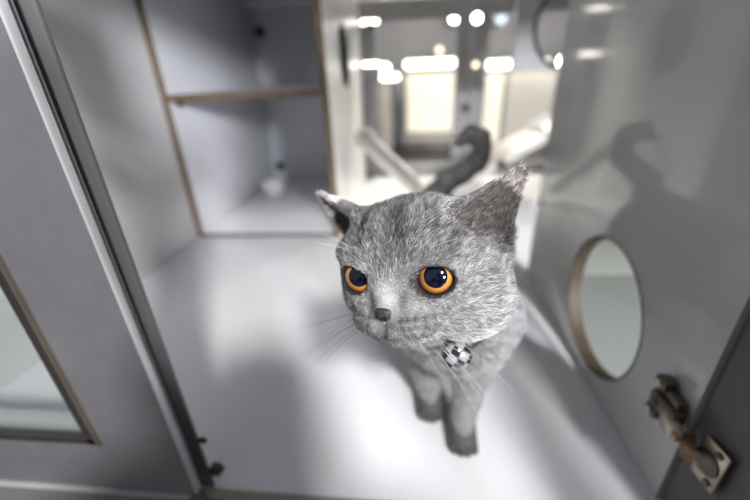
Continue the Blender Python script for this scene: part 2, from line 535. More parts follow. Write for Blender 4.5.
led_tube(-0.07, 0.62, 4.9, 0.50, 0.042, M_led, 'long warm led tube above the cream panel seen through the left glass door')
led_tube(-0.36, -0.14, 4.9, 0.375, 0.035, M_led, 'short warm led tube near the left edge of the glass door')
led_tube(0.86, 1.62, 5.03, 0.46, 0.042, M_led, 'long led tube seen through the right glass door')
panel(-0.05, 0.60, 5.1, -0.30, 0.40, M_panel, 'wide cream panel with added glow under the long led tube')
panel(-0.40, -0.24, 5.1, -0.62, 0.30, M_panel2, 'narrow beige strip with added glow at the left of the glass door')
panel(0.93, 1.14, 5.1, -0.46, 0.36, M_panel, 'narrow cream panel with added glow seen through the right glass door')
panel(1.20, 1.75, 5.1, -0.46, 0.36, M_panel2, 'dull beige panel with added glow at the far right of the glass doors')
t = tag(root('display_counter', (0.3, 4.7, -0.48)), 'low display counter below the wide cream panel', 'counter')
box('body', (-0.10, 4.7, -0.48), (0.75, 5.0, -0.36), lam('grey_rose_counter', (0.36, 0.29, 0.27), 0.5, 0.3, 9), t)
box('top', (-0.12, 4.68, -0.359), (0.77, 5.0, -0.335), M_ramp, t)
t = tag(root('column', (-0.17, 4.8, -0.48)), 'grey column between the panels with added glow in the hall', 'column')
box('shaft', (-0.225, 4.95, -0.47), (-0.075, 5.08, 0.30), M_frame, t)
box('base', (-0.235, 4.94, -0.484), (-0.065, 5.09, -0.471), M_frame, t)


def spot(loc, r, mat, label):
    t = tag(root('hall_spotlight', loc), label, 'light', 'spotlights in the hall')
    bm = BM()
    bmesh.ops.create_icosphere(bm, subdivisions=3, radius=r, matrix=Matrix.Translation(loc))
    obj('bulb', bm, mat, t)
    x, y, z = loc
    obj('can', add_cyl(BM(), (x, y + r * 0.4, z), (x, 5.3 - 0.001, z), r * 1.15, 16), M_frame, t)


spot((0.50, 5.0, 0.965), 0.050, M_ledc, 'white spotlight high up behind the left glass door')
spot((0.335, 5.0, 0.640), 0.040, M_ledw, 'warm spotlight just above the long led tube')
spot((-0.31, 5.0, 0.475), 0.055, M_led, 'bright spotlight low at the left edge of the glass door')
spot((1.78, 5.0, 0.46), 0.06, M_ledc, 'bright spotlight at the right end of the right glass door')
spot((1.02, 5.0, 0.93), 0.06, emit('bluish_led', (0.7, 0.8, 1.0), 1.5), 'bluish spotlight behind the right glass door')

# ------------------------------------------------------------------ the cat

def rotvec(v):
    v = np.array(v, float)
    th = np.linalg.norm(v)
    k = v / th
    K = np.array([[0, -k[2], k[1]], [k[2], 0, -k[0]], [-k[1], k[0], 0]])
    return np.eye(3) + np.sin(th) * K + (1 - np.cos(th)) * K @ K


HM = rotvec((-0.2661, -0.1561, -0.4507))          # head frame: x = cat's left, y = back, z = up
HT = np.array([0.0048, 0.2227, 0.2963])
I3 = np.eye(3)


def hw(p):
    """head-local centimetres -> world metres"""
    return np.asarray(p, float) / 100.0 @ HM.T + HT


PR = []                                            # signed-distance primitives of the one continuous body surface


def ell(c, r, k=0.01, head=False, op='u', R=None):
    c = np.array(c, float); r = np.array(r, float)
    if head:
        c = hw(c); r = r / 100.0
        Q = HM if R is None else HM @ R
    else:
        Q = I3 if R is None else R
    m = r.max() + k + 0.012
    PR.append(dict(t='e', c=c, r=r, Q=Q, k=k, op=op, lo=c - m, hi=c + m))


def cap(a, b, ra, rb, k=0.012, head=False, op='u', n=None, fl=1.0):
    a = np.array(a, float); b = np.array(b, float)
    if head:
        a, b, ra, rb = hw(a), hw(b), ra / 100.0, rb / 100.0
        if n is not None:
            n = HM @ (np.array(n, float) / np.linalg.norm(n))
    m = max(ra, rb) + k + 0.012
    PR.append(dict(t='c', a=a, b=b, ra=ra, rb=rb, k=k, op=op, n=n, fl=fl, lo=np.minimum(a, b) - m, hi=np.maximum(a, b) + m))


def pd(q, P):
    if q['t'] == 'e':
        L = (P - q['c']) @ q['Q']
        u = L / q['r']
        k0 = np.sqrt((u * u).sum(-1)) + 1e-9
        w = u / q['r']
        k1 = np.sqrt((w * w).sum(-1)) + 1e-9
        return k0 * (k0 - 1) / k1
    a, b = q['a'], q['b']
    X = P
    if q['n'] is not None:                          # flattened along n
        n = q['n']
        h = (P - a) @ n
        X = P + h[..., None] * n * (1 / q['fl'] - 1)
        b = b + ((b - a) @ n) * n * (1 / q['fl'] - 1)
    d = b - a
    t = np.clip(((X - a) @ d) / (d @ d), 0, 1)
    D = np.sqrt((((X - a) - t[..., None] * d) ** 2).sum(-1)) - (q['ra'] + t * (q['rb'] - q['ra']))
    return D * (q['fl'] if q['n'] is not None else 1.0)


def comb(f, d, q):
    k = q['k']
    if q['op'] == 'u':
        h = np.clip(0.5 + 0.5 * (f - d) / k, 0, 1)
        return f * (1 - h) + d * h - k * h * (1 - h)
    d = -d
    h = np.clip(0.5 - 0.5 * (f - d) / k, 0, 1)
    return f * (1 - h) + d * h + k * h * (1 - h)


def sdf(P):
    f = np.full(len(P), 0.05)
    for q in PR:
        m = np.all((P > q['lo']) & (P < q['hi']), axis=1)
        if m.any():
            f[m] = comb(f[m], pd(q, P[m]), q)
    return f


# trunk
ell((0.050, 0.375, 0.160), (0.066, 0.075, 0.078), 0.03)
cap((0.056, 0.43, 0.155), (0.058, 0.62, 0.130), 0.070, 0.073, 0.03)
ell((0.055, 0.68, 0.122), (0.074, 0.082, 0.080), 0.03)
cap((0.040, 0.345, 0.190), (0.012, 0.265, 0.262), 0.058, 0.050, 0.03)
# front legs
cap((0.092, 0.375, 0.150), (0.078, 0.362, 0.085), 0.040, 0.027, 0.025)
cap((0.078, 0.362, 0.085), (0.066, 0.332, 0.022), 0.0235, 0.0150, 0.012)
ell((0.0645, 0.3180, 0.0145), (0.0165, 0.0235, 0.0135), 0.008)
cap((0.008, 0.395, 0.150), (0.016, 0.392, 0.080), 0.038, 0.026, 0.025)
cap((0.016, 0.392, 0.080), (0.026, 0.378, 0.022), 0.023, 0.0155, 0.012)
ell((0.0265, 0.3640, 0.0145), (0.0165, 0.0235, 0.0135), 0.008)
for px, py in ((0.0645, 0.3180), (0.0265, 0.3640)):                # toes
    for k in (-1.5, -0.5, 0.5, 1.5):
        ell((px + k * 0.0078, py - 0.0185 + abs(k) * 0.0035, 0.0095), (0.0050, 0.0085, 0.0085), 0.003)
# hind legs
for s in (-1, 1):
    ell((0.055 + s * 0.052, 0.665, 0.095), (0.032, 0.062, 0.068), 0.02)
    cap((0.055 + s * 0.058, 0.715, 0.055), (0.055 + s * 0.056, 0.715, 0.022), 0.024, 0.018, 0.012)
    cap((0.055 + s * 0.056, 0.715, 0.018), (0.055 + s * 0.056, 0.635, 0.015), 0.0175, 0.0165, 0.010)
# tail
TL = [(0.052, 0.735, 0.150), (0.054, 0.742, 0.190), (0.072, 0.732, 0.220), (0.100, 0.722, 0.238), (0.126, 0.72, 0.260), (0.138, 0.72, 0.284), (0.130, 0.72, 0.304), (0.112, 0.72, 0.312), (0.092, 0.72, 0.300)]
TR = [0.030, 0.024, 0.0200, 0.018, 0.0170, 0.0165, 0.0155, 0.0135, 0.010]
for i in range(len(TL) - 1):
    cap(TL[i], TL[i + 1], TR[i], TR[i + 1], 0.010)
# head (head-local centimetres)
ell((0, 0.6, 0.8), (5.6, 5.0, 4.4), 0.012, True)
for s in (-1, 1):
    ell((3.2, -0.5, -1.25) if s > 0 else (-2.2, -0.5, -1.15), (3.1, 3.3, 2.7) if s > 0 else (2.85, 3.2, 2.5), 0.012, True)
    ell((s * 2.5, -2.40, 1.85), (1.9, 1.55, 0.95), 0.010, True)
    ell((s * 1.25, -3.35, -2.2), (1.70, 1.55, 1.20), 0.006, True)
ell((0, -3.05, -0.45), (1.0, 1.35, 1.3), 0.010, True)
ell((0, -4.45, -1.35), (0.75, 0.55, 0.55), 0.005, True)
ell((0, -3.5, -3.05), (1.35, 1.25, 0.80), 0.006, True)
EYEC = [np.array((2.60, -2.55, 0.45)), np.array((-2.42, -2.95, 0.40))]
EYEAX = []
EYED = [np.array((0.16, -0.98, 0.10)), np.array((0.0, -0.99, 0.10))]
for c_, d_, s in zip(EYEC, EYED, (1, -1)):
    d_ = d_ / np.linalg.norm(d_)
    ell(c_, (1.46, 1.46, 1.40), 0.006, True)
    zz = np.array((0, 0, 1.0)); xx = np.cross(d_, zz); xx /= np.linalg.norm(xx); zz = np.cross(xx, d_)
    tl = math.radians(-8 * s)
    x2 = xx * math.cos(tl) + zz * math.sin(tl); z2 = -xx * math.sin(tl) + zz * math.cos(tl)
    EYEAX.append((x2, d_, z2))
    ell(c_ + d_ * 1.35 - z2 * 0.20, (1.25, 0.95, 0.84), 0.0015, True, 's', np.stack([x2, d_, z2], 1))
    ell(c_, (1.29, 1.29, 1.29), 0.0005, True, 's')
# ears
EAR = []
for s in (1, -1):
    n = np.array((s * 0.50, -0.80, -0.36)); n /= np.linalg.norm(n)
    A_, B_ = (np.array((4.0, 0.60, 2.65)), np.array((6.65, 1.0, 5.75))) if s > 0 else (np.array((-4.7, 0.45, 2.75)), np.array((-7.7, 0.1, 5.75)))
    EAR.append((A_, B_, n, s))
    cap(A_, B_, 2.6, 0.55, 0.012, True, 'u', n, 0.62)
for A_, B_, n, s in EAR:
    ax = B_ - A_
    cap(A_ + n * 1.05 + ax * 0.12, B_ + n * 0.30 - ax * 0.02, 2.15, 0.34, 0.003, True, 's', n, 0.62)


def axis_pts(*seg):
    out = []
    for a, b, h in seg:
        out.append(np.arange(a, b, h))
    return np.concatenate(out)


gx = axis_pts((-0.095, 0.150, 0.0019))
gy = axis_pts((0.135, 0.300, 0.0019), (0.300, 0.42, 0.0030), (0.42, 0.80, 0.0042))
gz = axis_pts((-0.004, 0.05, 0.0024), (0.05, 0.2, 0.0035), (0.2, 0.385, 0.0019))
F = np.full((len(gx), len(gy), len(gz)), 0.05, np.float64)
for q in PR:
    i0, i1 = np.searchsorted(gx, (q['lo'][0], q['hi'][0]))
    j0, j1 = np.searchsorted(gy, (q['lo'][1], q['hi'][1]))
    k0, k1 = np.searchsorted(gz, (q['lo'][2], q['hi'][2]))
    if i1 <= i0 or j1 <= j0 or k1 <= k0:
        continue
    P = np.stack(np.meshgrid(gx[i0:i1], gy[j0:j1], gz[k0:k1], indexing='ij'), -1)
    F[i0:i1, j0:j1, k0:k1] = comb(F[i0:i1, j0:j1, k0:k1], pd(q, P), q)


def surface_nets(F, gx, gy, gz):
    ins = F < 0
    nx, ny, nz = F.shape
    cnt = np.zeros((nx - 1, ny - 1, nz - 1), np.int8)
    for a in (0, 1):
        for b in (0, 1):
            for c in (0, 1):
                cnt += ins[a:nx - 1 + a, b:ny - 1 + b, c:nz - 1 + c]
    act = (cnt > 0) & (cnt < 8)
    idx = -np.ones(act.shape, np.int64)
    ci, cj, ck = np.nonzero(act)
    idx[ci, cj, ck] = np.arange(len(ci))
    acc = np.zeros((len(ci), 3)); num = np.zeros(len(ci))
    cor = [(a, b, c) for a in (0, 1) for b in (0, 1) for c in (0, 1)]
    for p in cor:
        for ax in range(3):
            if p[ax] == 1:
                continue
            q = list(p); q[ax] = 1
            f0 = F[ci + p[0], cj + p[1], ck + p[2]]; f1 = F[ci + q[0], cj + q[1], ck + q[2]]
            m = (f0 < 0) != (f1 < 0)
            t = np.where(m, f0 / np.where(m, f0 - f1, 1), 0)
            X0 = np.stack([gx[ci + p[0]], gy[cj + p[1]], gz[ck + p[2]]], 1)
            X1 = np.stack([gx[ci + q[0]], gy[cj + q[1]], gz[ck + q[2]]], 1)
            acc += np.where(m[:, None], X0 + t[:, None] * (X1 - X0), 0)
            num += m
    V = acc / num[:, None]
    Q = []
    for ax in range(3):
        A = [slice(None)] * 3; B = [slice(None)] * 3
        A[ax] = slice(0, -1); B[ax] = slice(1, None)
        s0, s1 = ins[tuple(A)], ins[tuple(B)]
        ch = s0 != s1
        o1, o2 = [(1, 2), (2, 0), (0, 1)][ax]
        e = np.array(np.nonzero(ch)).T
        e = e[(e[:, o1] > 0) & (e[:, o2] > 0) & (e[:, o1] < F.shape[o1] - 1) & (e[:, o2] < F.shape[o2] - 1)]
        def cell(d1, d2):
            g = e.copy(); g[:, o1] -= d1; g[:, o2] -= d2
            return idx[g[:, 0], g[:, 1], g[:, 2]]
        q = np.stack([cell(1, 1), cell(0, 1), cell(0, 0), cell(1, 0)], 1)
        fl = s0[e[:, 0], e[:, 1], e[:, 2]]
        q[~fl] = q[~fl][:, ::-1]
        Q.append(q)
    return V, np.concatenate(Q)


V, Q = surface_nets(F, gx, gy, gz)


def grad(P, h=4e-4):
    g = np.stack([sdf(P + np.eye(3)[i] * h) - sdf(P - np.eye(3)[i] * h) for i in range(3)], 1)
    return g / (np.linalg.norm(g, axis=1, keepdims=True) + 1e-12)


for _ in range(2):
    N = grad(V)
    V = V - np.clip(sdf(V), -0.0008, 0.0008)[:, None] * N * 0.8
# keep the largest connected piece only
par = np.arange(len(V))
for _ in range(60):
    mn = par[Q].min(1)
    new = par.copy()
    np.minimum.at(new, Q.ravel(), np.repeat(mn, 4))
    new = new[new]
    if (new == par).all():
        break
    par = new
u_, c_ = np.unique(par, return_counts=True)
big = u_[c_.argmax()]
keep = par == big
remap = -np.ones(len(V), np.int64); remap[keep] = np.arange(keep.sum())
V = V[keep]; Q = remap[Q[keep[Q[:, 0]]]]
V[:, 2] = np.maximum(V[:, 2], 0.0006)


def fur_mat(name, hair):
    m, nt, b = new_mat(name)
    at = nt.nodes.new('ShaderNodeAttribute'); at.attribute_name = 'tint'
    nt.links.new(at.outputs['Color'], b.inputs['Base Color'])
    b.inputs['Roughness'].default_value = 0.62
    b.inputs['Specular IOR Level'].default_value = 0.25 if hair else 0.1
    if hair:
        b.inputs['Sheen Weight'].default_value = 0.0
    return m


CATROOT = (0.055, 0.5, 0.0)
cat = tag(root('cat', CATROOT), 'grey shorthair cat with amber eyes standing on the white cabinet floor', 'cat')
me = bpy.data.meshes.new('body')
me.vertices.add(len(V)); me.vertices.foreach_set('co', V.astype(np.float32).ravel())
me.loops.add(len(Q) * 4); me.loops.foreach_set('vertex_index', Q.astype(np.int32).ravel())
me.polygons.add(len(Q)); me.polygons.foreach_set('loop_start', np.arange(0, len(Q) * 4, 4, dtype=np.int32))
me.update(calc_edges=True); me.validate()
me.shade_smooth()
body = bpy.data.objects.new('body', me); COL.objects.link(body)
body.parent = cat; body.matrix_parent_inverse = Matrix.Translation(-Vector(CATROOT))


# --- where each kind of fur grows
def noise3(P, f, seed):
    r = np.random.default_rng(seed)
    out = np.zeros(len(P))
    for k in range(7):
        w = r.normal(size=3); w = w / np.linalg.norm(w) * f * r.uniform(0.6, 1.5)
        out += np.sin(P @ w + r.uniform(0, 6.28))
    return out / 7


def head_local(P):
    return (P - HT) @ HM * 100.0


def ear_mask(L, Nw):
    """0..1 inner pinna, and 0..1 ear in general"""
    inn = np.zeros(len(L)); ear = np.zeros(len(L))
    for A_, B_, n, s in EAR:
        ax = B_ - A_
        t = ((L - A_) @ ax) / (ax @ ax)
        off = (L - A_ - t[:, None] * ax)
        dn = off @ n
        side = np.linalg.norm(off - dn[:, None] * n, axis=1)
        w = 2.6 + np.clip(t, 0, 1) * (0.55 - 2.6)
        e = (t > -0.15) & (t < 1.35) & (side < w * 1.25) & (np.abs(dn) < 2.2) & (L[:, 2] > 2.4)
        ear = np.maximum(ear, e * np.clip((t + 0.15) / 0.35, 0, 1))
        inn = np.maximum(inn, (e & (side < w * 0.86) & ((Nw @ HM) @ n > 0.15) & (t < 1.2)) * 1.0)
    return inn, ear


BASE = np.array((0.280, 0.277, 0.277))


def tint_at(P, Nn):
    L = head_local(P)
    x, y, z = L.T
    ax = np.abs(x)
    g = np.ones(len(P))
    head = (np.linalg.norm(L / np.array((7.8, 6.6, 7.0)), axis=1) < 1.05)
    hf = head & (y < 2.5)
    # bright bridge of the nose and pale patches beside the eyes and on the chin
    g += 1.9 * np.exp(-((x + 0.05) / 0.80) ** 2 - ((z + 0.35) / 0.75) ** 2) * (y < -3.2)
    g += 0.35 * np.exp(-((ax - 2.5) / 1.3) ** 2 - ((z + 0.95) / 0.35) ** 2) * (y < -2.0)
    g -= 0.5 * np.exp(-((z + 2.95) / 0.16) ** 2) * (ax < 2.0) * (y < -3.0)
    g += 0.25 * np.exp(-((ax - 1.5) / 1.2) ** 2 - ((z + 2.3) / 0.9) ** 2) * (y < -3.0)
    # dark around the nose leather, the tear ducts and the mouth line
    g -= 1.0 * np.exp(-((ax - 1.0) / 0.30) ** 2 - ((z + 0.75) / 0.65) ** 2) * (y < -3.4)
    g -= 0.80 * np.exp(-(ax / 0.22) ** 2) * (z < -1.9) * (z > -3.0) * (y < -4.0)
    # soft dark streaks over the brow
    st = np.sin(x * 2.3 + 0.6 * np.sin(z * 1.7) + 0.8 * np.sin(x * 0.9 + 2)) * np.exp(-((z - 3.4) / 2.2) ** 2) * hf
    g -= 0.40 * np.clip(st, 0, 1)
    # rows of dark whisker spots
    for r_, zz in enumerate((-1.75, -2.2, -2.65)):
        for c_ in range(5):
            sx, sz = 1.05 + c_ * 0.42 + 0.15 * r_, zz + 0.05 * c_
            g -= 1.25 * np.exp(-((ax - sx) ** 2 + (z - sz) ** 2) / 0.026) * (y < -2.4)
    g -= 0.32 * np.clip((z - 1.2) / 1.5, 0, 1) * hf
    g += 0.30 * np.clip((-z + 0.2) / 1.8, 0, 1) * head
    g -= 0.6 * np.exp(-((ax - 1.55) / 0.25) ** 2 - ((z - 0.25) / 0.25) ** 2) * (y < -2.4)
    return np.clip(g, 0.22, 2.6), L, head


N = grad(V)
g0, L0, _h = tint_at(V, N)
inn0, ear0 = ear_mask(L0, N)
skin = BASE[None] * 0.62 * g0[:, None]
skin = np.where(inn0[:, None] > 0.5, np.array((0.085, 0.075, 0.070))[None], skin)
skin = np.where(((V[:, 2] < 0.11) & (V[:, 2] > 0.02) & (V[:, 1] < 0.46))[:, None], skin * 1.5, skin)  # leg skin lightened to offset the shadow on it
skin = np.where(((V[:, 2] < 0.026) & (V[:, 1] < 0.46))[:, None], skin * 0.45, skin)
skin = np.where(((V[:, 2] >= 0.11) & (V[:, 1] < 0.46) & ~_h)[:, None], skin * 1.7, skin)  # chest skin lightened to make up for the head's shadow
for c_e, (ex, ed, ez) in zip(EYEC, EYEAX):
    D_ = L0 - c_e
    m_ = (((D_ @ ex) / 1.36) ** 2 + ((D_ @ ez + 0.20) / 0.97) ** 2 < 1) & (D_ @ ed > 0.2) & (np.linalg.norm(D_, axis=1) < 1.9)
    skin = np.where(m_[:, None], np.array((0.035, 0.03, 0.03))[None], skin)
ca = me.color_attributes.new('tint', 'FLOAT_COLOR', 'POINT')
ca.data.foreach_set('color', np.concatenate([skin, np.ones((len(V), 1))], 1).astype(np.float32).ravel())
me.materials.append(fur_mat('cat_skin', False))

# --- fur strands
T = np.concatenate([Q[:, [0, 1, 2]], Q[:, [0, 2, 3]]])
a_, b_, c_ = V[T[:, 0]], V[T[:, 1]], V[T[:, 2]]
ar = 0.5 * np.linalg.norm(np.cross(b_ - a_, c_ - a_), axis=1)
cen = (a_ + b_ + c_) / 3
Lc = head_local(cen)
isH = np.linalg.norm(Lc / np.array((8.0, 7.0, 7.4)), axis=1) < 1.12
face = isH & (Lc[:, 1] < 2.2)
dens = np.where(face, 430e4, np.where(isH, 160e4, 40e4))
dens = np.where(cen[:, 1] > 0.45, 22e4, dens)
wgt = ar * dens
NH = int(wgt.sum())
pick = rng.choice(len(T), size=NH, p=wgt / wgt.sum())
r1, r2 = rng.random(NH), rng.random(NH)
sq = np.sqrt(r1)
w0, w1, w2 = 1 - sq, sq * (1 - r2), sq * r2
RP = w0[:, None] * V[T[pick, 0]] + w1[:, None] * V[T[pick, 1]] + w2[:, None] * V[T[pick, 2]]
RN = grad(RP)
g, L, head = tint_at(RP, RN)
inn, ear = ear_mask(L, RN)
# drop strands inside the eye openings, on the nose leather, under the paws
ok = RP[:, 2] > 0.003
for c_e, (ex, ed, ez) in zip(EYEC, EYEAX):
    D = L - c_e
    ok &= ~((((D @ ex) / 1.31) ** 2 + ((D @ ez + 0.20) / 0.92) ** 2 < 1) & (D @ ed > 0.2) & (np.linalg.norm(D, axis=1) < 1.9))
ok &= ~((np.abs(L[:, 0]) < 0.66) & (L[:, 1] < -4.2) & (np.abs(L[:, 2] + 1.4) < 0.42))
RP, RN, g, L, head, inn, ear = [q[ok] for q in (RP, RN, g, L, head, inn, ear)]
NH = len(RP)
# growth direction
flow = np.where(head[:, None], RP - hw((0, -5.6, -0.9))[None], np.array((0.0, 0.75, -0.65))[None])
legs = (RP[:, 2] < 0.10)
flow = np.where(legs[:, None], np.array((0.0, -0.15, -1.0))[None], flow)
# the tail: along its length
tp = np.array(TL)
for i in range(1, len(TL) - 1):
    m = (np.linalg.norm(RP - tp[i], axis=1) < 0.034) & (RP[:, 2] > 0.205) & (RP[:, 1] > 0.66)
    flow[m] = tp[i + 1] - tp[i]
for A_, B_, n, s in EAR:
    m = (np.sign(L[:, 0]) == s)
    e_ = (ear * m)[:, None]
    fn = flow / (np.linalg.norm(flow, axis=1, keepdims=True) + 1e-9)
    flow = fn * (1 - e_) + (HM @ ((B_ - A_) / np.linalg.norm(B_ - A_)))[None] * e_
flow /= np.linalg.norm(flow, axis=1, keepdims=True) + 1e-9
tan = flow - (flow * RN).sum(1, keepdims=True) * RN
tan /= np.linalg.norm(tan, axis=1, keepdims=True) + 1e-9
bit = np.cross(RN, tan)
n1 = noise3(RP, 420, 1); n2 = noise3(RP, 900, 2); n3 = noise3(RP, 160, 3); n4 = noise3(RP, 2400, 4); n5 = noise3(RP, 1500, 5)
wob = 0.9 * n1 + 0.9 * n2 + rng.normal(0, 0.22, NH)
tan = tan * np.cos(wob * 0.8)[:, None] + bit * np.sin(wob * 0.8)[:, None]
# lengths in metres
dn = np.linalg.norm(L - np.array((0, -5.0, -1.4)), axis=1)
ln = np.where(head, np.clip(0.0009 + 0.0012 * (dn - 0.5), 0.0022, 0.0064), 0.009)
for c_e in EYEC:
    de = np.linalg.norm(L - c_e, axis=1)
    ln = np.where(head, np.minimum(ln, 0.0020 + 0.0035 * np.clip(de - 1.4, 0, 2)), ln)
ln = np.where(ear > 0.3, 0.0034, ln)
ln = np.where(inn > 0.5, 0.0055, ln * (1 - ear) + 0.0027 * ear)
ln = np.where(legs & ~head, 0.0038, ln)
ln = np.where((RP[:, 2] > 0.205) & (RP[:, 1] > 0.66), 0.0065, ln)
ln = np.where((RP[:, 2] < 0.03), 0.003, ln)
ln *= rng.uniform(0.65, 1.15, NH) * (1 + 0.25 * n3)
lift = np.where(head, 0.50, 0.55) + 0.18 * n2 + rng.normal(0, 0.10, NH)
lift = lift * (1 - ear) + (0.38 + 0.2 * n4) * ear
lift = np.where(inn > 0.5, 0.30 + 0.15 * n4, lift)
K = 4
pts = np.zeros((NH, K, 3))
for k in range(K):
    t = k / (K - 1)
    lf = lift * (1 - 0.45 * t)
    d = tan * np.cos(lf)[:, None] + RN * np.sin(lf)[:, None]
    pts[:, k] = RP + d * (ln * t)[:, None] - RN * 0.0004
pts[..., 2] = np.maximum(pts[..., 2], 0.0008)
hc = bpy.data.hair_curves.new('fur')
hc.add_curves([K] * NH)
hc.attributes['position'].data.foreach_set('vector', pts.astype(np.float32).ravel())
rad = np.tile(np.array((1.0, 0.9, 0.65, 0.18)), (NH, 1)) * np.where(head, 0.000065, 0.00016)[:, None]
if 'radius' not in hc.attributes:
    hc.attributes.new('radius', 'FLOAT', 'POINT')
hc.attributes['radius'].data.foreach_set('value', rad.astype(np.float32).ravel())
vary = np.exp(0.45 * n2 + 0.45 * n1 + 0.95 * n4 + 0.45 * n5 + rng.normal(0, 0.72, NH) - 0.15)
rimm = (ear > 0.25) & (inn < 0.5)
edge = np.zeros(NH)
for A_, B_, n, s in EAR:
    edge = np.maximum(edge, (np.abs((RN @ HM) @ n) < 0.55) * (ear > 0.4) * (np.sign(L[:, 0]) == s))
vary = np.where((RP[:, 1] > 0.66) & (RP[:, 2] > 0.19), vary * 0.33, vary)  # tail strands darkened: backlit shade put into the colour
vary = np.where(rimm, vary * 1.1, vary) * (1 + 0.7 * edge)
vary = np.where(legs & ~head & (RP[:, 2] > 0.026), vary * 1.75, vary)  # leg strands lightened against the shadow they stand in
vary = np.where(~legs & ~head & (RP[:, 1] < 0.46), vary * 2.9, vary)  # chest strands lightened to counter shade from the head
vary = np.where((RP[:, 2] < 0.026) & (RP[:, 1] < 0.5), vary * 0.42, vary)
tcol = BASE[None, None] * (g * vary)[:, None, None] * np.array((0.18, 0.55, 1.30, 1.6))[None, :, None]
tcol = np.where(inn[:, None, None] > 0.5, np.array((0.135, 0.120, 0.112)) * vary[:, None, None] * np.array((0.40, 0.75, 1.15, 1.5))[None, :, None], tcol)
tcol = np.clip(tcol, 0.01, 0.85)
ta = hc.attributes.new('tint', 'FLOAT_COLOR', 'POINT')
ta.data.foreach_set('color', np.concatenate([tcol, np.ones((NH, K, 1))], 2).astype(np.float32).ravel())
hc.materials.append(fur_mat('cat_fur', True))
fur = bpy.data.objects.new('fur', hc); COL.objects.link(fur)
fur['kind'] = 'stuff'
fur.parent = cat; fur.matrix_parent_inverse = Matrix.Translation(-Vector(CATROOT))
print('body verts', len(V), 'strands', NH)


# --- eyes
def amber():
    m, nt, b = new_mat('amber_iris')
    tc = nt.nodes.new('ShaderNodeTexCoord')
    sx = nt.nodes.new('ShaderNodeSeparateXYZ')
    nt.links.new(tc.outputs['Object'], sx.inputs[0])
    cx = nt.nodes.new('ShaderNodeCombineXYZ')
    nt.links.new(sx.outputs['X'], cx.inputs['X']); nt.links.new(sx.outputs['Y'], cx.inputs['Y'])
    ln_ = nt.nodes.new('ShaderNodeVectorMath'); ln_.operation = 'LENGTH'
    nt.links.new(cx.outputs[0], ln_.inputs[0])
    nz = nt.nodes.new('ShaderNodeTexNoise'); nz.inputs['Scale'].default_value = 900
    nt.links.new(tc.outputs['Object'], nz.inputs['Vector'])
    ad = nt.nodes.new('ShaderNodeMath'); ad.operation = 'MULTIPLY_ADD'
    nt.links.new(nz.outputs['Fac'], ad.inputs[0]); ad.inputs[1].default_value = 0.0012
    nt.links.new(ln_.outputs['Value'], ad.inputs[2])
    mr = nt.nodes.new('ShaderNodeMapRange')
    mr.inputs['From Min'].default_value = 0.0; mr.inputs['From Max'].default_value = 0.0128
    nt.links.new(ad.outputs[0], mr.inputs['Value'])
    rp = nt.nodes.new('ShaderNodeValToRGB')
    e = rp.color_ramp.elements
    e[0].position = 0.50; e[0].color = (0.36, 0.15, 0.04, 1)
    e[1].position = 0.60; e[1].color = (0.52, 0.235, 0.06, 1)
    for p_, c_ in ((0.72, (0.40, 0.165, 0.04, 1)), (0.80, (0.28, 0.085, 0.02, 1)), (0.88, (0.05, 0.02, 0.012, 1))):
        q = rp.color_ramp.elements.new(p_); q.color = c_
    nt.links.new(mr.outputs[0], rp.inputs['Fac'])
    nt.links.new(rp.outputs['Color'], b.inputs['Base Color'])
    b.inputs['Roughness'].default_value = 0.25
    b.inputs['Coat Weight'].default_value = 1.0
    b.inputs['Coat Roughness'].default_value = 0.02
    return m


M_iris = amber()
M_pupil = lam('blue_black_pupil', (0.002, 0.003, 0.011), 0.08, 0.3, 300, coat=1.0)
M_pupil.node_tree.nodes['Principled BSDF'].inputs['Coat Roughness'].default_value = 0.02
M_lid = lam('dark_eyelid_skin', (0.035, 0.032, 0.032), 0.45, 0.1)
CAMW = np.array((0, 0, 0.42))
for c_e, d_e in zip(EYEC, EYED):
    wc = hw(c_e)
    od = HM @ (d_e / np.linalg.norm(d_e))
    vd = (CAMW - wc) / np.linalg.norm(CAMW - wc)
    gz_ = od * 0.50 + vd * 0.50
    gz_ /= np.linalg.norm(gz_)
    Mq = Vector(gz_).to_track_quat('Z', 'Y').to_matrix().to_4x4()
    Mq.translation = Vector(wc)
    bm = BM()
    bmesh.ops.create_uvsphere(bm, u_segments=48, v_segments=32, radius=0.0128)
    eye = obj('eye', bm, M_iris)
    eye.matrix_world = Mq
    eye.parent = cat; eye.matrix_parent_inverse = Matrix.Translation(-Vector(CATROOT))
    bm = BM()
    n_ = 40
    rows = []
    for j in range(9):
        th = math.radians(31.5) * j / 8
        R_ = 0.01292 - 0.00010 * (j == 8)
        if j == 0:
            rows.append([bm.verts.new((0, 0, R_))])
        else:
            rows.append([bm.verts.new((R_ * math.sin(th) * math.cos(2 * PI * k / n_), R_ * math.sin(th) * math.sin(2 * PI * k / n_), R_ * math.cos(th))) for k in range(n_)])
    for k in range(n_):
        bm.faces.new((rows[0][0], rows[1][k], rows[1][(k + 1) % n_]))
        for j in range(1, 8):
            bm.faces.new((rows[j][k], rows[j][(k + 1) % n_], rows[j + 1][(k + 1) % n_], rows[j + 1][k]))
    pu = obj('pupil', bm, M_pupil)
    pu.parent = eye

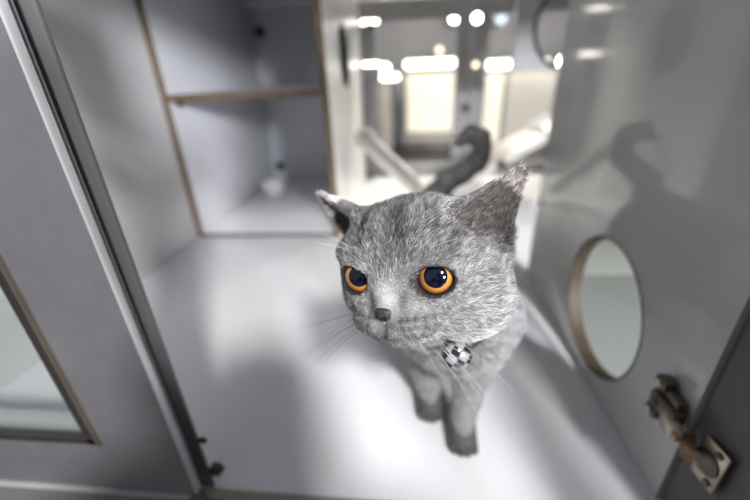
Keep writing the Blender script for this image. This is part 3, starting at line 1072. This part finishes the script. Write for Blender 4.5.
# --- nose leather with nostrils
bm = BM()
bmesh.ops.create_uvsphere(bm, u_segments=32, v_segments=24, radius=1.0)
for v in bm.verts:
    x, y, z = v.co
    wd = 0.80 * (0.72 + 0.36 * z) if z < 0 else 0.80 * (0.72 + 0.25 * z)
    v.co = (x * wd * 0.95, y * 0.42, z * 0.43 - 0.14 * abs(x) * (z < 0))
for v in bm.verts:
    p = hw((v.co.x, v.co.y - 4.74, v.co.z - 1.42))
    v.co = p
nose = obj('nose', bm, lam('grey_nose_leather', (0.045, 0.043, 0.047), 0.5, 0.3, 500, bump=0.4))
nose.parent = cat; nose.matrix_parent_inverse = Matrix.Translation(-Vector(CATROOT))
for s in (-1, 1):
    bm = BM()
    bmesh.ops.create_uvsphere(bm, u_segments=16, v_segments=10, radius=1.0)
    for v in bm.verts:
        v.co = hw((v.co.x * 0.13 + s * 0.27, v.co.y * 0.09 - 5.12, v.co.z * 0.10 - 1.52))
    obj('nostril', bm, lam('nostril_dark', (0.008, 0.008, 0.008), 0.7, 0.1), nose)


# --- whiskers
def tube(pts_, r0, r1, n=6):
    bm = BM()
    rows = []
    for i, p in enumerate(pts_):
        a = pts_[max(i - 1, 0)]; b = pts_[min(i + 1, len(pts_) - 1)]
        q = Vector(b - a).to_track_quat('Z', 'Y').to_matrix()
        r = r0 + (r1 - r0) * i / (len(pts_) - 1)
        rows.append([bm.verts.new(Vector(p) + q @ Vector((r * math.cos(2 * PI * k / n), r * math.sin(2 * PI * k / n), 0))) for k in range(n)])
    for i in range(len(rows) - 1):
        for k in range(n):
            bm.faces.new((rows[i][k], rows[i][(k + 1) % n], rows[i + 1][(k + 1) % n], rows[i + 1][k]))
    bm.faces.new(list(reversed(rows[0]))); bm.faces.new(rows[-1])
    return bm


M_whisk = lam('white_whisker', (0.6, 0.6, 0.6), 0.35, 0.02)
M_whiskD = lam('grey_whisker', (0.10, 0.10, 0.10), 0.4, 0.02)


def whisker(p0, d, length, droop, m):
    p0 = np.array(p0, float); d = np.array(d, float); d /= np.linalg.norm(d)
    P_ = []
    for i in range(15):
        t = i / 14
        P_.append(hw(p0 + d * length * t + np.array((0, 0.35, -1.0)) * droop * t * t))
    w_ = obj('whisker', tube(P_, 0.00012, 0.00003), m)
    w_.parent = cat; w_.matrix_parent_inverse = Matrix.Translation(-Vector(CATROOT))


for i in range(9):
    r_ = random.random
    z = -1.8 - 0.30 * (i % 3)
    whisker((1.5 + 0.35 * (i // 3), -4.4 + 0.3 * (i // 3), z), (1.0, -0.10 + 0.4 * r_(), -0.35 - 0.6 * (i % 3) / 2 - 0.9 * r_()), 4.4 + 2.4 * r_(), 0.9 + r_(), M_whisk)
for i in range(8):
    r_ = random.random
    z = -1.8 - 0.30 * (i % 3)
    whisker((-1.5 - 0.35 * (i // 3), -4.4 + 0.3 * (i // 3), z), (-1.0, -0.45 + 0.3 * r_(), -0.10 - 0.35 * (i % 3) / 2 - 0.15 * r_()), 3.6 + 2.0 * r_(), 0.5 + r_(), M_whiskD)
for s in (1, -1):
    for i in range(2):
        whisker((s * (2.2 + 0.5 * i), -3.9, 2.2), (s * 0.9, -0.35, 0.75 - 0.3 * i), 3.6, 0.8, M_whisk)

# --- collar and its glass tag
ca_, cb_ = np.array((0.034, 0.325, 0.210)), np.array((0.012, 0.265, 0.262))
axis = (cb_ - ca_) / np.linalg.norm(cb_ - ca_)
mid = ca_ * 0.8 + cb_ * 0.2
qm = Vector(axis).to_track_quat('Z', 'Y').to_matrix()
col = obj('collar', add_lathe(BM(), [(0.0565, -0.004), (0.0580, -0.004), (0.0580, 0.004), (0.0565, 0.004)], mid, 48, qm), lam('black_collar_webbing', (0.02, 0.02, 0.022), 0.7, 0.2, 300))
col.parent = cat; col.matrix_parent_inverse = Matrix.Translation(-Vector(CATROOT))
PC = np.array((0.0345, 0.2160, 0.2290))
pn = (CAMW - PC); pn /= np.linalg.norm(pn)
pn = pn * 0.7 + np.array((0.1, -0.6, 0.0)); pn /= np.linalg.norm(pn)
pm = Vector(pn).to_track_quat('Z', 'Y').to_matrix()


def checker_mat():
    m, nt, b = new_mat('checkered_tag')
    tc = nt.nodes.new('ShaderNodeTexCoord')
    mp_ = nt.nodes.new('ShaderNodeMapping')
    mp_.inputs['Rotation'].default_value = (0, 0, 0.55)
    ck = nt.nodes.new('ShaderNodeTexChecker'); ck.inputs['Scale'].default_value = 150
    ck.inputs['Color1'].default_value = (0.02, 0.02, 0.022, 1); ck.inputs['Color2'].default_value = (0.30, 0.30, 0.31, 1)
    nt.links.new(tc.outputs['Object'], mp_.inputs['Vector']); nt.links.new(mp_.outputs[0], ck.inputs['Vector'])
    nt.links.new(ck.outputs['Color'], b.inputs['Base Color'])
    b.inputs['Roughness'].default_value = 0.15; b.inputs['Coat Weight'].default_value = 1.0
    return m


bm = add_lathe(BM(), [(0.0095, -0.004), (0.0108, -0.002), (0.0108, 0.001), (0.0092, 0.0035), (0.0055, 0.0052), (0.0015, 0.0058)], (0, 0, 0), 32)
tagm = obj('pendant', bm, checker_mat())
Mx = pm.to_4x4(); Mx.translation = Vector(PC)
tagm.matrix_world = Mx
tagm.parent = col
rim = obj('pendant_rim', add_lathe(BM(), [(0.0109, -0.0025), (0.0113, -0.0015), (0.0113, 0.0006), (0.0109, 0.0010)], PC, 32, pm), M_screw, col)

# ------------------------------------------------------------------ the photographer kneeling in front of the cabinet with the camera
ph = tag(root('person', (0.14, -0.62, -0.485)), 'kneeling person in dark clothes holding a black camera to the face', 'person')
J = dict(pel=((0.15, -0.60, -0.10), 0.135), bel=((0.14, -0.54, 0.03), 0.130), che=((0.12, -0.43, 0.18), 0.135), sho=((0.10, -0.37, 0.28), 0.10), nec=((0.08, -0.29, 0.36), 0.052),
         hd0=((0.06, -0.225, 0.45), 0.078), hd1=((0.055, -0.20, 0.53), 0.088), hd2=((0.055, -0.20, 0.58), 0.068),
         sl=((-0.09, -0.35, 0.32), 0.068), el=((-0.24, -0.20, 0.26), 0.052), wl=((-0.11, -0.13, 0.38), 0.044), hl=((-0.06, -0.10, 0.41), 0.036),
         sr=((0.26, -0.39, 0.26), 0.065), er=((0.22, -0.25, 0.18), 0.046), wr=((0.165, -0.14, 0.33), 0.046), hr=((0.115, -0.10, 0.385), 0.042),
         tl=((0.05, -0.58, -0.16), 0.095), kl=((-0.03, -0.28, -0.14), 0.062), al=((-0.03, -0.34, -0.43), 0.042), fl=((-0.03, -0.22, -0.452), 0.036),
         tr=((0.24, -0.58, -0.16), 0.095), kr=((0.26, -0.42, -0.425), 0.060), ar=((0.25, -0.84, -0.435), 0.042), fr=((0.25, -0.92, -0.42), 0.036))
E_ = 'pel-bel bel-che che-sho sho-nec nec-hd0 hd0-hd1 hd1-hd2 sho-sl sl-el el-wl wl-hl sho-sr sr-er er-wr wr-hr pel-tl tl-kl kl-al al-fl pel-tr tr-kr kr-ar ar-fr'
ks = list(J)
me = bpy.data.meshes.new('body')
me.from_pydata([J[k][0] for k in ks], [tuple(ks.index(q) for q in e.split('-')) for e in E_.split()], [])
pb = bpy.data.objects.new('body', me); COL.objects.link(pb)
pb.parent = ph; pb.matrix_parent_inverse = parent_inv(ph)
sk = pb.modifiers.new('skin', 'SKIN')
for i, k in enumerate(ks):
    me.skin_vertices[0].data[i].radius = (J[k][1], J[k][1])
me.skin_vertices[0].data[0].use_root = True
sb = pb.modifiers.new('sub', 'SUBSURF'); sb.levels = 2; sb.render_levels = 2
me.materials.append(lam('dark_clothing', (0.05, 0.05, 0.06), 0.8, 0.2, 30))
pc = tag(root('photo_camera', (0, -0.06, 0.44)), 'black camera held by the kneeling person', 'camera')
CF = Matrix(((cr.x, cd.x, cu.x), (cr.y, cd.y, cu.y), (cr.z, cd.z, cu.z))).to_4x4()
CF.translation = Vector((0, 0, 0.42))
M_cam = lam('black_camera_body', (0.02, 0.02, 0.022), 0.5, 0.2, 200)
bm = add_box(BM(), (-0.07, -0.135, -0.05), (0.07, -0.085, 0.045), 0.008); add_box(bm, (-0.03, -0.13, 0.045), (0.03, -0.09, 0.068), 0.008)
bm.transform(CF); obj('camera_body', bm, M_cam, pc)
bm = add_cyl(BM(), (0, -0.085, 0), (0, -0.012, 0), 0.037, 40, bev=0.002); bm.transform(CF); obj('lens_barrel', bm, M_cam, pc)
